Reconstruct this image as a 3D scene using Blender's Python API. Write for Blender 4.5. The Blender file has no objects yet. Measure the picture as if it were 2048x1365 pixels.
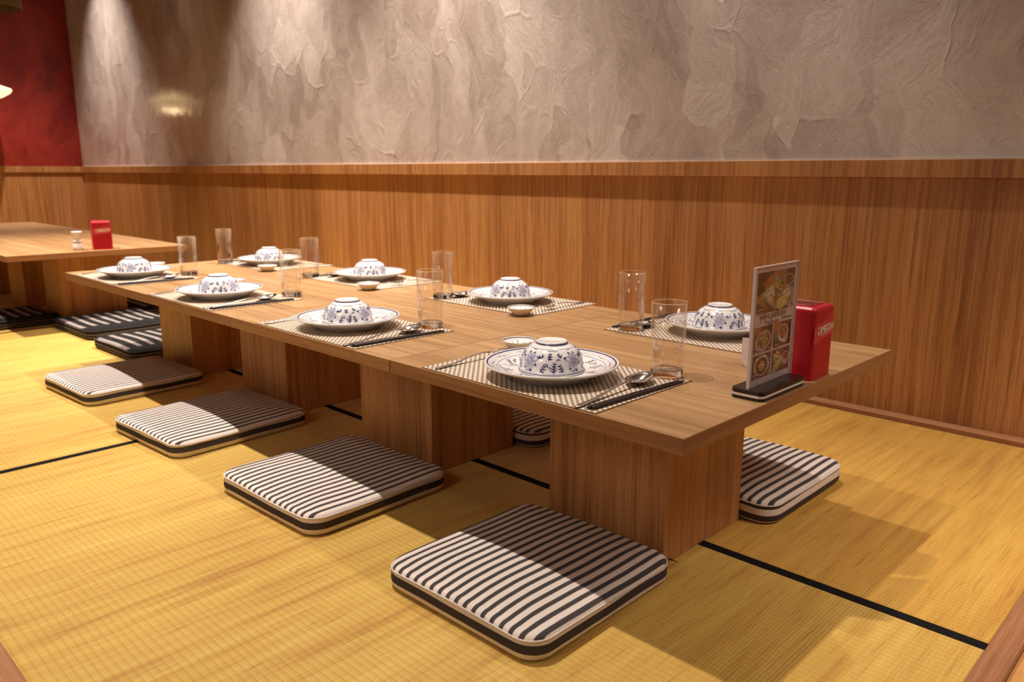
import bpy, bmesh, math, random
from mathutils import Vector, Matrix
R = random.Random(7)
PI = math.pi
sc = bpy.context.scene
COL = sc.collection
H = 0.36          # height of the low table top above the mats
TT = 0.026        # table top thickness
WY = 1.54         # face of the back wainscot
LX = -7.14        # face of the far left wainscot
RAIL = 0.7616     # top of the wainscot rail
CEIL = 2.85

# ------------------------------------------------------------------ materials
class NT:
    def __init__(s, name):
        s.m = bpy.data.materials.new(name); s.m.use_nodes = True
        s.t = s.m.node_tree; s.t.nodes.clear()
        s.out = s.n('ShaderNodeOutputMaterial')
        s.b = s.n('ShaderNodeBsdfPrincipled'); s.l(s.b.outputs[0], s.out.inputs[0])
    def n(s, typ, **kw):
        d = s.t.nodes.new(typ)
        for k, v in kw.items(): setattr(d, k, v)
        return d
    def l(s, a, b): s.t.links.new(a, b)
    def put(s, sock, v):
        if hasattr(v, 'is_linked') or isinstance(v, bpy.types.NodeSocket): s.l(v, sock)
        else:
            if isinstance(v, (tuple, list)) and len(v) == 3 and sock.type == 'RGBA': v = (*v, 1)
            sock.default_value = v
    def set(s, **kw):
        for k, v in kw.items(): s.put(s.b.inputs[k.replace('_', ' ')], v)
        return s
    def math(s, op, a, b=0.0, c=0.0, clamp=False):
        d = s.n('ShaderNodeMath', operation=op); d.use_clamp = clamp
        s.put(d.inputs[0], a); s.put(d.inputs[1], b); s.put(d.inputs[2], c)
        return d.outputs[0]
    def coord(s, kind='Object'):
        return s.n('ShaderNodeTexCoord').outputs[kind]
    def rnd(s): return s.n('ShaderNodeObjectInfo').outputs['Random']
    def mapping(s, vec, scale=(1, 1, 1), loc=(0, 0, 0), rot=(0, 0, 0)):
        d = s.n('ShaderNodeMapping'); s.l(vec, d.inputs[0])
        s.put(d.inputs[1], loc); s.put(d.inputs[2], rot); s.put(d.inputs[3], scale)
        return d.outputs[0]
    def vadd(s, a, b, op='ADD'):
        d = s.n('ShaderNodeVectorMath', operation=op); s.put(d.inputs[0], a); s.put(d.inputs[1], b)
        return d.outputs[0]
    def vscale(s, a, k):
        d = s.n('ShaderNodeVectorMath', operation='SCALE'); s.put(d.inputs[0], a); s.put(d.inputs[3], k)
        return d.outputs[0]
    def noise(s, vec, scale=5, detail=3, rough=.5, dist=0.0, color=False):
        d = s.n('ShaderNodeTexNoise'); s.l(vec, d.inputs['Vector'])
        d.inputs['Scale'].default_value = scale; d.inputs['Detail'].default_value = detail
        d.inputs['Roughness'].default_value = rough; d.inputs['Distortion'].default_value = dist
        return d.outputs['Color' if color else 'Fac']
    def voro(s, vec, scale, feature='F1', out='Distance', rand=1.0):
        d = s.n('ShaderNodeTexVoronoi', feature=feature); s.l(vec, d.inputs['Vector'])
        d.inputs['Scale'].default_value = scale; d.inputs['Randomness'].default_value = rand
        return d.outputs[out]
    def ramp(s, fac, stops, interp='LINEAR'):
        d = s.n('ShaderNodeValToRGB'); s.l(fac, d.inputs[0]); cr = d.color_ramp; cr.interpolation = interp
        while len(cr.elements) < len(stops): cr.elements.new(.5)
        for e, (p, c) in zip(cr.elements, stops):
            e.position = p; e.color = (*c, 1) if len(c) == 3 else c
        return d.outputs[0]
    def mix(s, fac, a, b, mode='MIX'):
        d = s.n('ShaderNodeMix', data_type='RGBA', blend_type=mode)
        s.put(d.inputs[0], fac); s.put(d.inputs[6], a); s.put(d.inputs[7], b)
        return d.outputs[2]
    def sep(s, vec):
        d = s.n('ShaderNodeSeparateXYZ'); s.l(vec, d.inputs[0]); return d.outputs
    def comb(s, x, y, z):
        d = s.n('ShaderNodeCombineXYZ'); s.put(d.inputs[0], x); s.put(d.inputs[1], y); s.put(d.inputs[2], z)
        return d.outputs[0]
    def bump(s, h, strength=.3, dist=.002, normal=None):
        d = s.n('ShaderNodeBump'); s.put(d.inputs['Height'], h)
        d.inputs['Strength'].default_value = strength; d.inputs['Distance'].default_value = dist
        if normal is not None: s.l(normal, d.inputs['Normal'])
        return d.outputs[0]
    def maprange(s, v, a, b, c=0.0, d=1.0, interp='LINEAR'):
        n = s.n('ShaderNodeMapRange', interpolation_type=interp); s.put(n.inputs[0], v)
        for i, x in enumerate((a, b, c, d)): n.inputs[i + 1].default_value = x
        return n.outputs[0]

def flat(name, col, rough=.5, **kw):
    m = NT(name); m.set(Base_Color=col, Roughness=rough, **kw); return m.m

def wood(name, axis, light, mid, dark, lines=1.0, rough=.42, rnd=True, streak=1.0):
    """oak style laminate with its grain along one object axis"""
    m = NT(name)
    v = m.coord()
    if rnd:
        r = m.math('MULTIPLY', m.rnd(), 17.3)
        v = m.vadd(v, m.comb(r, m.math('MULTIPLY', r, 1.7), m.math('MULTIPLY', r, 2.3)))
    sl = [1., 1., 1.]; sl[axis] = .02
    wob = m.noise(m.mapping(v, tuple(.9 if i == axis else 3. for i in range(3))), 1.6, 2, .5, 0, True)
    vv = m.vadd(v, m.vscale(m.vadd(wob, (.5, .5, .5), 'SUBTRACT'), .02))
    broad = m.noise(m.mapping(vv, tuple(sl)), 11 * streak, 3, .6)
    medium = m.noise(m.mapping(vv, tuple(sl)), 70, 4, .65)
    sf = list(sl); sf[axis] = .012
    fine = m.noise(m.mapping(vv, tuple(sf)), 240, 3, .6)
    sp = list(sl); sp[axis] = .06
    pore = m.noise(m.mapping(v, tuple(sp)), 420, 2, .5)
    f = m.math('ADD', m.math('MULTIPLY', broad, .45), m.math('MULTIPLY', medium, .55))
    c = m.ramp(f, [(.36, dark), (.5, mid), (.66, light)])
    c = m.mix(m.math('MULTIPLY', m.maprange(fine, .52, .70), .55 * lines), c, tuple(x * .55 for x in dark))
    c = m.mix(m.math('MULTIPLY', m.maprange(pore, .5, .72), .3), c, tuple(x * .6 for x in dark))
    m.set(Base_Color=c, Roughness=m.maprange(medium, .3, .7, rough - .05, rough + .1), Normal=m.bump(m.math('ADD', fine, m.math('MULTIPLY', pore, .5)), .12, .0006))
    m.b.inputs['Specular IOR Level'].default_value = .4
    return m.m

WL, WM, WD = (.51, .31, .145), (.40, .225, .098), (.285, .145, .058)
PL, PM, PD = (.63, .315, .120), (.48, .218, .077), (.29, .113, .037)
M = {}
M['wood_x'] = wood('oak laminate along length', 0, WL, WM, WD, .6, .34)
M['wood_edge_y'] = wood('oak laminate along depth', 1, WL, WM, WD, .6, .4)
M['band_x'] = wood('oak edge band along length', 0, (.46, .235, .098), (.35, .160, .062), (.24, .098, .034), .6, .45)
M['band_y'] = wood('oak edge band along depth', 1, (.46, .235, .098), (.35, .160, .062), (.24, .098, .034), .6, .45)
M['wood_z'] = wood('oak laminate upright', 2, PL, PM, PD, 1.0, .45)
M['panel_z'] = wood('wainscot laminate upright', 2, PL, PM, PD, 1.3, .40, False, .5)
M['frame_x'] = wood('platform edging along length', 0, (.40, .19, .085), (.33, .145, .065), (.25, .10, .045), .5, .5)
M['frame_y'] = wood('platform edging along depth', 1, (.40, .19, .085), (.33, .145, .065), (.25, .10, .045), .5, .5)
M['step_y'] = wood('platform step board', 1, (.62, .32, .11), (.5, .24, .08), (.34, .14, .05), .8, .4)

def mat_weave(name, stops):
    m = NT(name)
    v = m.coord('Generated')      # replaced below by world position so the weave runs on from mat to mat
    v = m.n('ShaderNodeNewGeometry').outputs['Position']
    x, y, z = m.sep(v)
    wob = m.noise(m.mapping(v, (2.2, 9, 1)), 1.0, 2, .5)
    yw = m.math('ADD', y, m.math('MULTIPLY', m.math('SUBTRACT', wob, .5), .012))
    ribs = m.math('ABSOLUTE', m.math('SINE', m.math('MULTIPLY', yw, PI / .0128)))          # warp ribs along x
    xj = m.math('ADD', x, m.math('MULTIPLY', m.math('SUBTRACT', m.noise(v, 14, 2), .5), .010))
    reeds = m.math('ABSOLUTE', m.math('SINE', m.math('MULTIPLY', xj, PI / .0062)))          # rushes along y
    st = m.mapping(v, (1, .05, 1))
    s1 = m.noise(st, 38, 4, .7)
    s2 = m.noise(m.mapping(v, (1, .025, 1)), 7, 3, .6)
    s3 = m.noise(v, 1.7, 3, .55)
    broken = m.noise(m.mapping(v, (1, .05, 1)), 120, 3, .65)
    f = m.math('ADD', m.math('MULTIPLY', s1, .54), m.math('ADD', m.math('MULTIPLY', s2, .21), m.math('MULTIPLY', s3, .25)))
    c = m.ramp(f, stops)
    c = m.mix(m.math('MULTIPLY', m.maprange(broken, .56, .74), .55), c, (.27, .10, .015))
    c = m.mix(m.math('MULTIPLY', m.maprange(ribs, .0, .45, 1, 0), .30), c, (.42, .20, .03))
    h = m.math('ADD', m.math('MULTIPLY', m.math('POWER', ribs, .6), 1.0), m.math('MULTIPLY', reeds, .55))
    h = m.math('ADD', h, m.math('MULTIPLY', broken, .5))
    m.set(Base_Color=c, Roughness=.48, Normal=m.bump(h, .55, .0018))
    m.b.inputs['Sheen Weight'].default_value = .30; m.b.inputs['Sheen Roughness'].default_value = .4; m.b.inputs['Sheen Tint'].default_value = (1, .92, .75, 1)
    m.b.inputs['Specular IOR Level'].default_value = .45
    return m.m
M['rush'] = mat_weave('woven rush', [(.34, (.36, .170, .030)), (.46, (.53, .318, .062)), (.56, (.59, .390, .085)), (.70, (.68, .49, .14))])
M['rush_brown'] = mat_weave('browner woven rush', [(.34, (.34, .135, .024)), (.46, (.50, .262, .042)), (.56, (.585, .335, .058)), (.70, (.66, .43, .10))])  # same weave in a browner tone than the other mats
M['tape'] = flat('black cloth binding', (.008, .007, .007), .95); M['tape'].node_tree.nodes['Principled BSDF'].inputs['Specular IOR Level'].default_value = .12

def fabric_top(name, axis, period, white, dark, frac, phase=0.0, wobble=.0035, ragged=False):
    m = NT(name)
    v = m.coord()
    a = m.sep(v)[axis]; b = m.sep(v)[1 - axis]
    w = m.noise(m.vadd(v, m.comb(m.math('MULTIPLY', m.rnd(), 9.), 0., 0.)), 5.5, 2, .5)
    aa = m.math('ADD', a, m.math('MULTIPLY', m.math('SUBTRACT', w, .5), wobble * 2))
    fr = m.math('FRACT', m.math('ADD', m.math('DIVIDE', aa, period), 20.0 + phase))
    d = m.math('ABSOLUTE', m.math('SUBTRACT', fr, .5))
    k = m.maprange(d, frac / 2 - .03, frac / 2 + .03, 1, 0)
    if ragged:
        br = m.noise(m.mapping(v, (1, 1, 1)), 60, 2, .5)
        end = m.math('ADD', m.math('ABSOLUTE', b), m.math('MULTIPLY', m.math('SUBTRACT', br, .5), .05))
        k = m.math('MULTIPLY', k, m.maprange(end, .150, .156, 1, 0))
    thread = m.math('MULTIPLY', m.math('SINE', m.math('MULTIPLY', a, 2 * PI / .0013)), m.math('SINE', m.math('MULTIPLY', b, 2 * PI / .0013)))
    slub = m.noise(m.mapping(v, (.25, 1, 1) if axis else (1, .25, 1)), 500, 2, .6)
    dk = m.mix(slub, tuple(x * .7 for x in dark), tuple(min(1, x * 1.5) for x in dark))
    wh = m.mix(m.math('MULTIPLY', m.noise(v, 9, 3), .5), white, tuple(x * .88 for x in white))
    m.set(Base_Color=m.mix(k, wh, dk), Roughness=.9, Normal=m.bump(m.math('ADD', thread, slub), .15, .0006))
    m.b.inputs['Sheen Weight'].default_value = .0 if ragged else .12
    m.b.inputs['Specular IOR Level'].default_value = .2
    return m.m

def fabric_side(name, stops, white, dark, wobble=.006):
    m = NT(name)
    v = m.coord(); x, y, z = m.sep(v)
    w = m.noise(m.vadd(v, m.comb(m.math('MULTIPLY', m.rnd(), 9.), 0., 0.)), 7, 1, .5)
    zz = m.math('ADD', z, m.math('MULTIPLY', m.math('SUBTRACT', w, .5), wobble))
    k = m.maprange(zz, 0, .05)
    c = m.ramp(k, [(p, white if w_ else dark) for p, w_ in stops], 'CONSTANT')
    slub = m.noise(m.mapping(v, (1, 1, .3)), 420, 2, .6)
    c = m.mix(m.math('MULTIPLY', slub, .3), c, m.mix(.5, c, (.1, .08, .07)))
    m.set(Base_Color=c, Roughness=.9, Normal=m.bump(slub, .15, .0006))
    m.b.inputs['Specular IOR Level'].default_value = .2
    return m.m
CW, CD = (.74, .645, .59), (.050, .040, .041)
M['stripe_top'] = fabric_top('striped cushion cloth', 0, .0206, CW, CD, .44)
M['stripe_side'] = fabric_side('striped cushion side cloth', [(0, True), (.30, False), (.60, True)], CW, CD)
M['stripe_side_b'] = fabric_side('striped cushion side cloth wide', [(0, False), (.06, True), (.14, False), (.42, True), (.70, False), (.9, True)], CW, CD)
M['stripe_piping'] = flat('cushion seam cord', (.62, .53, .48), .9)
BK, BG = (.006, .0055, .0055), (.21, .175, .165)
M['black_top'] = fabric_top('black cushion cloth with grey bars', 1, .050, BK, BG, .36, .2, .006, True)
M['black_side'] = fabric_side('black cushion side cloth', [(0, False), (.16, True), (.26, False), (.42, True), (.5, False)], (.15, .125, .115), BK, .003)
M['black_piping'] = flat('black cushion seam cord', (.05, .043, .04), .9)
M['zip'] = flat('black zip metal', (.01, .01, .01), .35, Metallic=.6)

def placemat():
    m = NT('woven vinyl placemat')
    v = m.coord(); x, y, z = m.sep(v)
    p = .0062
    row = m.math('FLOOR', m.math('DIVIDE', y, p))
    odd = m.math('MULTIPLY', m.math('FRACT', m.math('MULTIPLY', row, .5)), p * 2)
    fx = m.math('SUBTRACT', m.math('FRACT', m.math('DIVIDE', m.math('ADD', x, odd), p * 2)), .5)
    fx = m.math('MULTIPLY', m.math('ABSOLUTE', fx), 2.)
    fy = m.math('MULTIPLY', m.math('ABSOLUTE', m.math('SUBTRACT', m.math('FRACT', m.math('DIVIDE', y, p)), .5)), 2.)
    k = m.math('MULTIPLY', m.maprange(fx, .40, .58, 1, 0), m.maprange(fy, .72, .95, 1, 0))
    c = m.mix(k, (.23, .150, .092), (.83, .72, .60))
    ax = m.math('ABSOLUTE', x); ay = m.math('ABSOLUTE', y)
    edge = m.math('MAXIMUM', m.maprange(ax, .2075, .2085), m.maprange(ay, .1372, .1382))
    c = m.mix(edge, c, (.22, .12, .07))
    m.set(Base_Color=c, Roughness=.5, Normal=m.bump(k, .5, .0006))
    return m.m
M['placemat'] = placemat()
M['porcelain'] = flat('white glazed porcelain', (.80, .775, .765), .14)
M['porcelain'].node_tree.nodes['Principled BSDF'].inputs['Coat Weight'].default_value = .4
M['glaze_blue'] = flat('cobalt blue glaze', (.022, .020, .130), .2)
M['glaze_mid'] = flat('thin blue glaze', (.25, .26, .47), .2)
M['glaze_pale'] = flat('pale grey blue glaze', (.60, .59, .64), .2)
M['cream_clay'] = flat('cream porcelain underside', (.80, .72, .60), .25)
M['steel'] = flat('polished stainless steel', (.70, .66, .62), .16, Metallic=1.0)
M['chop'] = flat('dark lacquered wood', (.020, .011, .008), .38)
def glassm(name, tint, rough=0.0, ior=1.47):
    m = NT(name); m.set(Base_Color=tint, Roughness=rough, IOR=ior); m.b.inputs['Transmission Weight'].default_value = 1.0
    return m.m
def thin_clear(name, tint, lo, hi, blend, rough=.0, gloss=(1, 1, 1)):
    m = NT(name)
    tr = m.n('ShaderNodeBsdfTransparent'); tr.inputs[0].default_value = (*tint, 1)
    gl = m.n('ShaderNodeBsdfGlossy'); gl.inputs['Roughness'].default_value = rough; gl.inputs[0].default_value = (*gloss, 1)
    lw = m.n('ShaderNodeLayerWeight'); lw.inputs[0].default_value = blend
    mx = m.n('ShaderNodeMixShader'); m.l(m.maprange(lw.outputs['Facing'], 0, 1, lo, hi), mx.inputs[0])
    m.l(tr.outputs[0], mx.inputs[1]); m.l(gl.outputs[0], mx.inputs[2]); m.l(mx.outputs[0], m.out.inputs[0])
    m.t.nodes.remove(m.b)
    return m.m
M['glass'] = thin_clear('clear drinking glass', (.985, .975, .96), .02, .62, .18)
M['glass_base'] = glassm('thick clear glass base', (1, .995, .985), 0.0, 1.30)
M['acrylic_edge'] = flat('frosted acrylic edge', (.70, .56, .54), .25)
M['acrylic'] = thin_clear('clear acrylic', (.97, .955, .95), .025, .45, .15, .05)
M['red_plastic'] = flat('red moulded plastic', (.47, .006, .018), .30)
M['red_dark'] = flat('smoked clear plastic window', (.17, .035, .035), .12)
M['red_pale'] = flat('pale red label film', (.60, .045, .05), .35)
M['label_white'] = flat('cream lettering', (.86, .66, .56), .5)
M['black_plastic'] = flat('black glossy plastic', (.012, .010, .010), .22)
M['white_plastic'] = flat('white plastic layer', (.80, .74, .74), .35)
M['card'] = flat('plain white card', (.80, .72, .66), .6)
M['paper'] = flat('white menu paper', (.80, .715, .715), .35)
PAL = dict(brown=(.11, .045, .03), plum=(.165, .035, .04), darkbrown=(.045, .022, .018), orange=(.60, .22, .05), tan=(.42, .22, .10),
           green=(.12, .22, .05), dkgreen=(.03, .06, .025), sage=(.38, .42, .25), yellow=(.72, .55, .09), lemon=(.80, .72, .25), cream=(.86, .80, .60),
           white=(.85, .80, .76), soup=(.30, .13, .04), sauce=(.16, .045, .03), lilac=(.55, .46, .50), red=(.50, .07, .05), ink=(.16, .03, .05), salmon=(.75, .30, .15), gold=(.55, .35, .08))
for k, c in PAL.items(): M['ink_' + k] = flat('printed ' + k, c, .35)

def plaster(name, cols, rough=.36, bumps=1.0, clear=.0):
    m = NT(name)
    v = m.n('ShaderNodeNewGeometry').outputs['Position']
    warp = m.noise(v, 1.6, 3, .55, 0, True)
    vw = m.vadd(v, m.vscale(m.vadd(warp, (.5, .5, .5), 'SUBTRACT'), .55))
    va = m.mapping(vw, (1.25, 1.25, .62), (0, 0, 0), (0, .35, 0))
    cell = m.voro(va, 3.4, 'F1', 'Color'); cellv = m.sep(cell)[0]
    vb = m.mapping(vw, (1.1, 1.1, .5), (3, 1, 7), (0, -.5, 0))
    cell2 = m.sep(m.voro(vb, 6.2, 'F1', 'Color'))[1]
    e1 = m.voro(va, 3.4, 'DISTANCE_TO_EDGE')
    e2 = m.voro(vb, 6.2, 'DISTANCE_TO_EDGE')
    big = m.noise(v, 1.1, 3, .6)
    streak = m.noise(m.mapping(vw, (2.4, 2.4, 1.0), (0, 0, 0), (0, .45, 0)), 4.2, 5, .62)
    fine = m.noise(m.mapping(vw, (4, 4, 1.6), (0, 0, 0), (0, .5, 0)), 16, 4, .65)
    f = m.math('MULTIPLY', cellv, .13)
    f = m.math('ADD', f, m.math('MULTIPLY', cell2, .12))
    f = m.math('ADD', f, m.math('MULTIPLY', big, .33))
    f = m.math('ADD', f, m.math('MULTIPLY', streak, .26))
    f = m.math('ADD', f, m.math('MULTIPLY', fine, .16))
    c = m.ramp(f, cols)
    ridge = m.math('MULTIPLY', m.maprange(e1, 0, .035, 1, 0, 'SMOOTHSTEP'), m.maprange(m.noise(v, 3.1, 2), .45, .62))
    ridge2 = m.math('MULTIPLY', m.maprange(e2, 0, .045, 1, 0, 'SMOOTHSTEP'), m.maprange(m.noise(v, 4.7, 2), .50, .66))
    h = m.math('ADD', m.math('ADD', m.math('MULTIPLY', cellv, .35), m.math('MULTIPLY', cell2, .25)), m.math('ADD', m.math('MULTIPLY', streak, .9), m.math('MULTIPLY', fine, .5)))
    h = m.math('ADD', h, m.math('ADD', m.math('MULTIPLY', ridge, .30), m.math('MULTIPLY', ridge2, .25)))
    m.set(Base_Color=c, Roughness=m.maprange(streak, .3, .7, rough - .06, rough + .10), Normal=m.bump(h, .40 * bumps, .009))
    m.b.inputs['Coat Weight'].default_value = clear; m.b.inputs['Coat Roughness'].default_value = .11; m.l(m.bump(h, .10, .006), m.b.inputs['Coat Normal'])
    return m.m
M['plaster'] = plaster('trowelled grey plaster', [(.36, (.37, .290, .255)), (.46, (.49, .405, .368)), (.54, (.58, .495, .455)), (.65, (.70, .625, .585))], .38, 1.0, 1.0)
M['red_wall'] = plaster('trowelled red plaster', [(.36, (.15, .006, .005)), (.48, (.21, .010, .007)), (.60, (.28, .019, .011))], .45, .4)
M['bead'] = flat('pale caulk bead', (.75, .66, .58), .5)
M['ceiling'] = flat('warm dark ceiling', (.30, .22, .17), .9)
M['room_floor'] = flat('dark floor boards', (.10, .055, .035), .5)
def wicker(name, light, dark, emit=0.0):
    m = NT(name); v = m.coord(); x, y, z = m.sep(v)
    ang = m.math('ARCTAN2', y, x)
    a = m.math('SINE', m.math('MULTIPLY', ang, 46)); b = m.math('SINE', m.math('MULTIPLY', z, 2 * PI / .014))
    k = m.maprange(m.math('MULTIPLY', a, b), -.4, .4)
    c = m.mix(k, dark, light)
    m.set(Base_Color=c, Roughness=.7, Normal=m.bump(k, .5, .002))
    if emit:
        m.put(m.b.inputs['Emission Color'], m.mix(k, (.75, .46, .17), (1, .84, .5))); m.b.inputs['Emission Strength'].default_value = emit
    return m.m
M['wicker_lit'] = wicker('lit woven bamboo', (.80, .62, .34), (.45, .28, .12), 1.5)
M['wicker_dark'] = wicker('dark woven bamboo', (.20, .13, .055), (.06, .035, .016))
M['cord'] = flat('black flex', (.02, .018, .016), .6)
m_ = NT('glowing bulb'); m_.set(Base_Color=(1, .9, .7), Roughness=.4); m_.b.inputs['Emission Color'].default_value = (1, .78, .45, 1); m_.b.inputs['Emission Strength'].default_value = 14; M['bulb'] = m_.m

# ------------------------------------------------------------------ geometry helpers
class MB:
    """collects vertices and faces of one mesh"""
    def __init__(s): s.v, s.f, s.mi, s.sm = [], [], [], []
    def add(s, vs, fs, mi=0, smooth=False):
        b = len(s.v); s.v += [tuple(p) for p in vs]
        for f in fs: s.f.append([b + i for i in f]); s.mi.append(mi); s.sm.append(smooth)
        return s
    def box(s, x0, x1, y0, y1, z0, z1, bev=.0, mi=0, seg=2):
        bm = bmesh.new(); bmesh.ops.create_cube(bm, size=1)
        for v in bm.verts: v.co = Vector((x0 + (v.co.x + .5) * (x1 - x0), y0 + (v.co.y + .5) * (y1 - y0), z0 + (v.co.z + .5) * (z1 - z0)))
        if bev: bmesh.ops.bevel(bm, geom=bm.edges[:], offset=bev, segments=seg, affect='EDGES', profile=.5)
        bm.verts.index_update()
        s.add([v.co[:] for v in bm.verts], [[v.index for v in f.verts] for f in bm.faces], mi); bm.free(); return s
    def lathe(s, prof, n=48, c=(0, 0, 0), mi=0, smooth=True):
        vs, fs = [], []
        rings = []
        for r, z in prof:
            if r < 1e-6: rings.append([len(vs)]); vs.append((c[0], c[1], c[2] + z))
            else:
                rings.append(list(range(len(vs), len(vs) + n)))
                for i in range(n):
                    a = 2 * PI * i / n; vs.append((c[0] + r * math.cos(a), c[1] + r * math.sin(a), c[2] + z))
        for A, B in zip(rings, rings[1:]):
            if len(A) == 1 and len(B) == 1: continue
            for i in range(n):
                j = (i + 1) % n
                if len(A) == 1: fs.append([A[0], B[j], B[i]])
                elif len(B) == 1: fs.append([A[i], A[j], B[0]])
                else: fs.append([A[i], A[j], B[j], B[i]])
        return s.add(vs, fs, mi, smooth)
    def tube(s, pts, rad, n=8, mi=0, flat_=1.0, closed=False, caps=True):
        pts = [Vector(p) for p in pts]; N = len(pts)
        vs, fs = [], []
        for i, p in enumerate(pts):
            a = pts[(i - 1) % N] if (closed or i) else p; b = pts[(i + 1) % N] if (closed or i < N - 1) else p
            t = (b - a).normalized(); up = Vector((0, 0, 1)) if abs(t.z) < .95 else Vector((1, 0, 0))
            sx = t.cross(up).normalized(); sy = sx.cross(t)
            r = rad[i] if isinstance(rad, (list, tuple)) else rad
            rx, ry = (r if isinstance(r, tuple) else (r, r * flat_))
            for k in range(n):
                g = 2 * PI * k / n; vs.append(p + sx * (math.cos(g) * rx) + sy * (math.sin(g) * ry))
        for i in range(N if closed else N - 1):
            j = (i + 1) % N
            for k in range(n):
                l = (k + 1) % n; fs.append([i * n + k, i * n + l, j * n + l, j * n + k])
        if caps and not closed: fs += [list(range(n))[::-1], [(N - 1) * n + k for k in range(n)]]
        return s.add(vs, fs, mi, True)
    def build(s, name, mats, parent=None, loc=None):
        me = bpy.data.meshes.new(name); me.from_pydata(s.v, [], s.f)
        for m in (mats if isinstance(mats, list) else [mats]): me.materials.append(M[m])
        me.polygons.foreach_set('material_index', s.mi); me.polygons.foreach_set('use_smooth', s.sm)
        bm = bmesh.new(); bm.from_mesh(me)
        if all(len(f.verts) > 2 for f in bm.faces) and not getattr(s, 'open', False): bmesh.ops.recalc_face_normals(bm, faces=bm.faces[:])
        bm.to_mesh(me); bm.free(); me.update()
        o = bpy.data.objects.new(name, me); COL.objects.link(o)
        if parent is not None: o.parent = parent
        if loc: o.location = loc
        return o

def tag(o, label=None, cat=None, group=None, kind=None):
    for k, v in (('label', label), ('category', cat), ('group', group), ('kind', kind)):
        if v: o[k] = v
    return o
def thing(name, label, cat, loc=(0, 0, 0), rz=0.0, group=None):
    o = bpy.data.objects.new(name, None); COL.objects.link(o); o.empty_display_size = .05
    o.location = loc; o.rotation_euler = (0, 0, rz)
    return tag(o, label, cat, group)
def copy_tree(o, parent=None):
    c = o.copy(); COL.objects.link(c)
    if parent is not None: c.parent = parent
    for ch in [x for x in bpy.data.objects if x.parent == o]: copy_tree(ch, c)
    return c
class Stock:
    """the first use places the original, later uses place copies"""
    def __init__(s, make): s.make, s.o = make, None
    def place(s, loc, rz, label, cat, group):
        if s.o is None: s.o = o = s.make()
        else: o = copy_tree(s.o)
        o.location = loc; o.rotation_euler = (0, 0, rz)
        return tag(o, label, cat, group)
def struct(name, mb, mats): return tag(mb.build(name, mats), kind='structure')

def text_poly(body, size=1.0, xs=1.0, bold=0.0, shear=0.0):
    c = bpy.data.curves.new('lettering', 'FONT'); c.body = body; c.size = size; c.offset = bold; c.shear = shear
    c.resolution_u = 4; c.align_x = 'LEFT'
    o = bpy.data.objects.new('lettering', c); COL.objects.link(o)
    bpy.context.view_layer.update()
    me = bpy.data.meshes.new_from_object(o.evaluated_get(bpy.context.evaluated_depsgraph_get()))
    vs = [(v.co.x * xs, v.co.y) for v in me.vertices]; fs = [list(p.vertices) for p in me.polygons]
    bpy.data.objects.remove(o); bpy.data.curves.remove(c); bpy.data.meshes.remove(me)
    return vs, fs

# ------------------------------------------------------------------ setting
def setting():
    struct('floor', MB().box(-8, 2.4, -3.2, 1.7, -.40, -.36), 'room_floor')
    p = MB().box(LX, .375, -.735, WY, -.36, -.025); struct('trim_1', p, 'frame_x')                 # raised platform under the mats
    struct('trim_2', MB().box(LX, .321, -.738, -.684, -.025, .006, .002), 'frame_x')               # front edging
    struct('trim_3', MB().box(.322, .361, -.738, WY - .052, -.025, .010, .002), 'frame_y')         # end edging
    struct('trim_4', MB().box(.3615, .46, -.738, WY - .052, -.06, -.004, .002), 'step_y')
    struct('trim_5', MB().box(LX, .46, 1.489, WY - .002, -.025, .014, .002), 'frame_x')            # strip at the foot of the wall
    struct('wall_back', MB().box(LX - .2, 2.4, WY + .008, WY + .16, -.36, CEIL), 'plaster')
    struct('wall_left', MB().box(LX - .16, LX - .008, -3.2, WY + .008, -.36, CEIL), 'red_wall')
    struct('trim_6', MB().box(LX, 2.4, WY, WY + .008, -.36, RAIL - .02), 'panel_z')                # wainscot panelling
    struct('trim_7', MB().box(LX - .008, LX, -3.2, WY, -.36, RAIL - .02), 'panel_z')
    struct('trim_8', MB().box(LX + .016, 2.4, WY - .016, WY + .008, RAIL - .050, RAIL, .001), 'panel_z')
    struct('trim_9', MB().box(LX - .008, LX + .016, -3.2, WY + .008, RAIL - .050, RAIL, .001), 'panel_z')
    struct('trim_10', MB().box(LX, 2.4, WY + .004, WY + .0078, RAIL, RAIL + .004), 'bead')
    struct('ceiling', MB().box(-8, 2.4, -3.2, 1.7, CEIL, CEIL + .06), 'ceiling')
setting()

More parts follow.
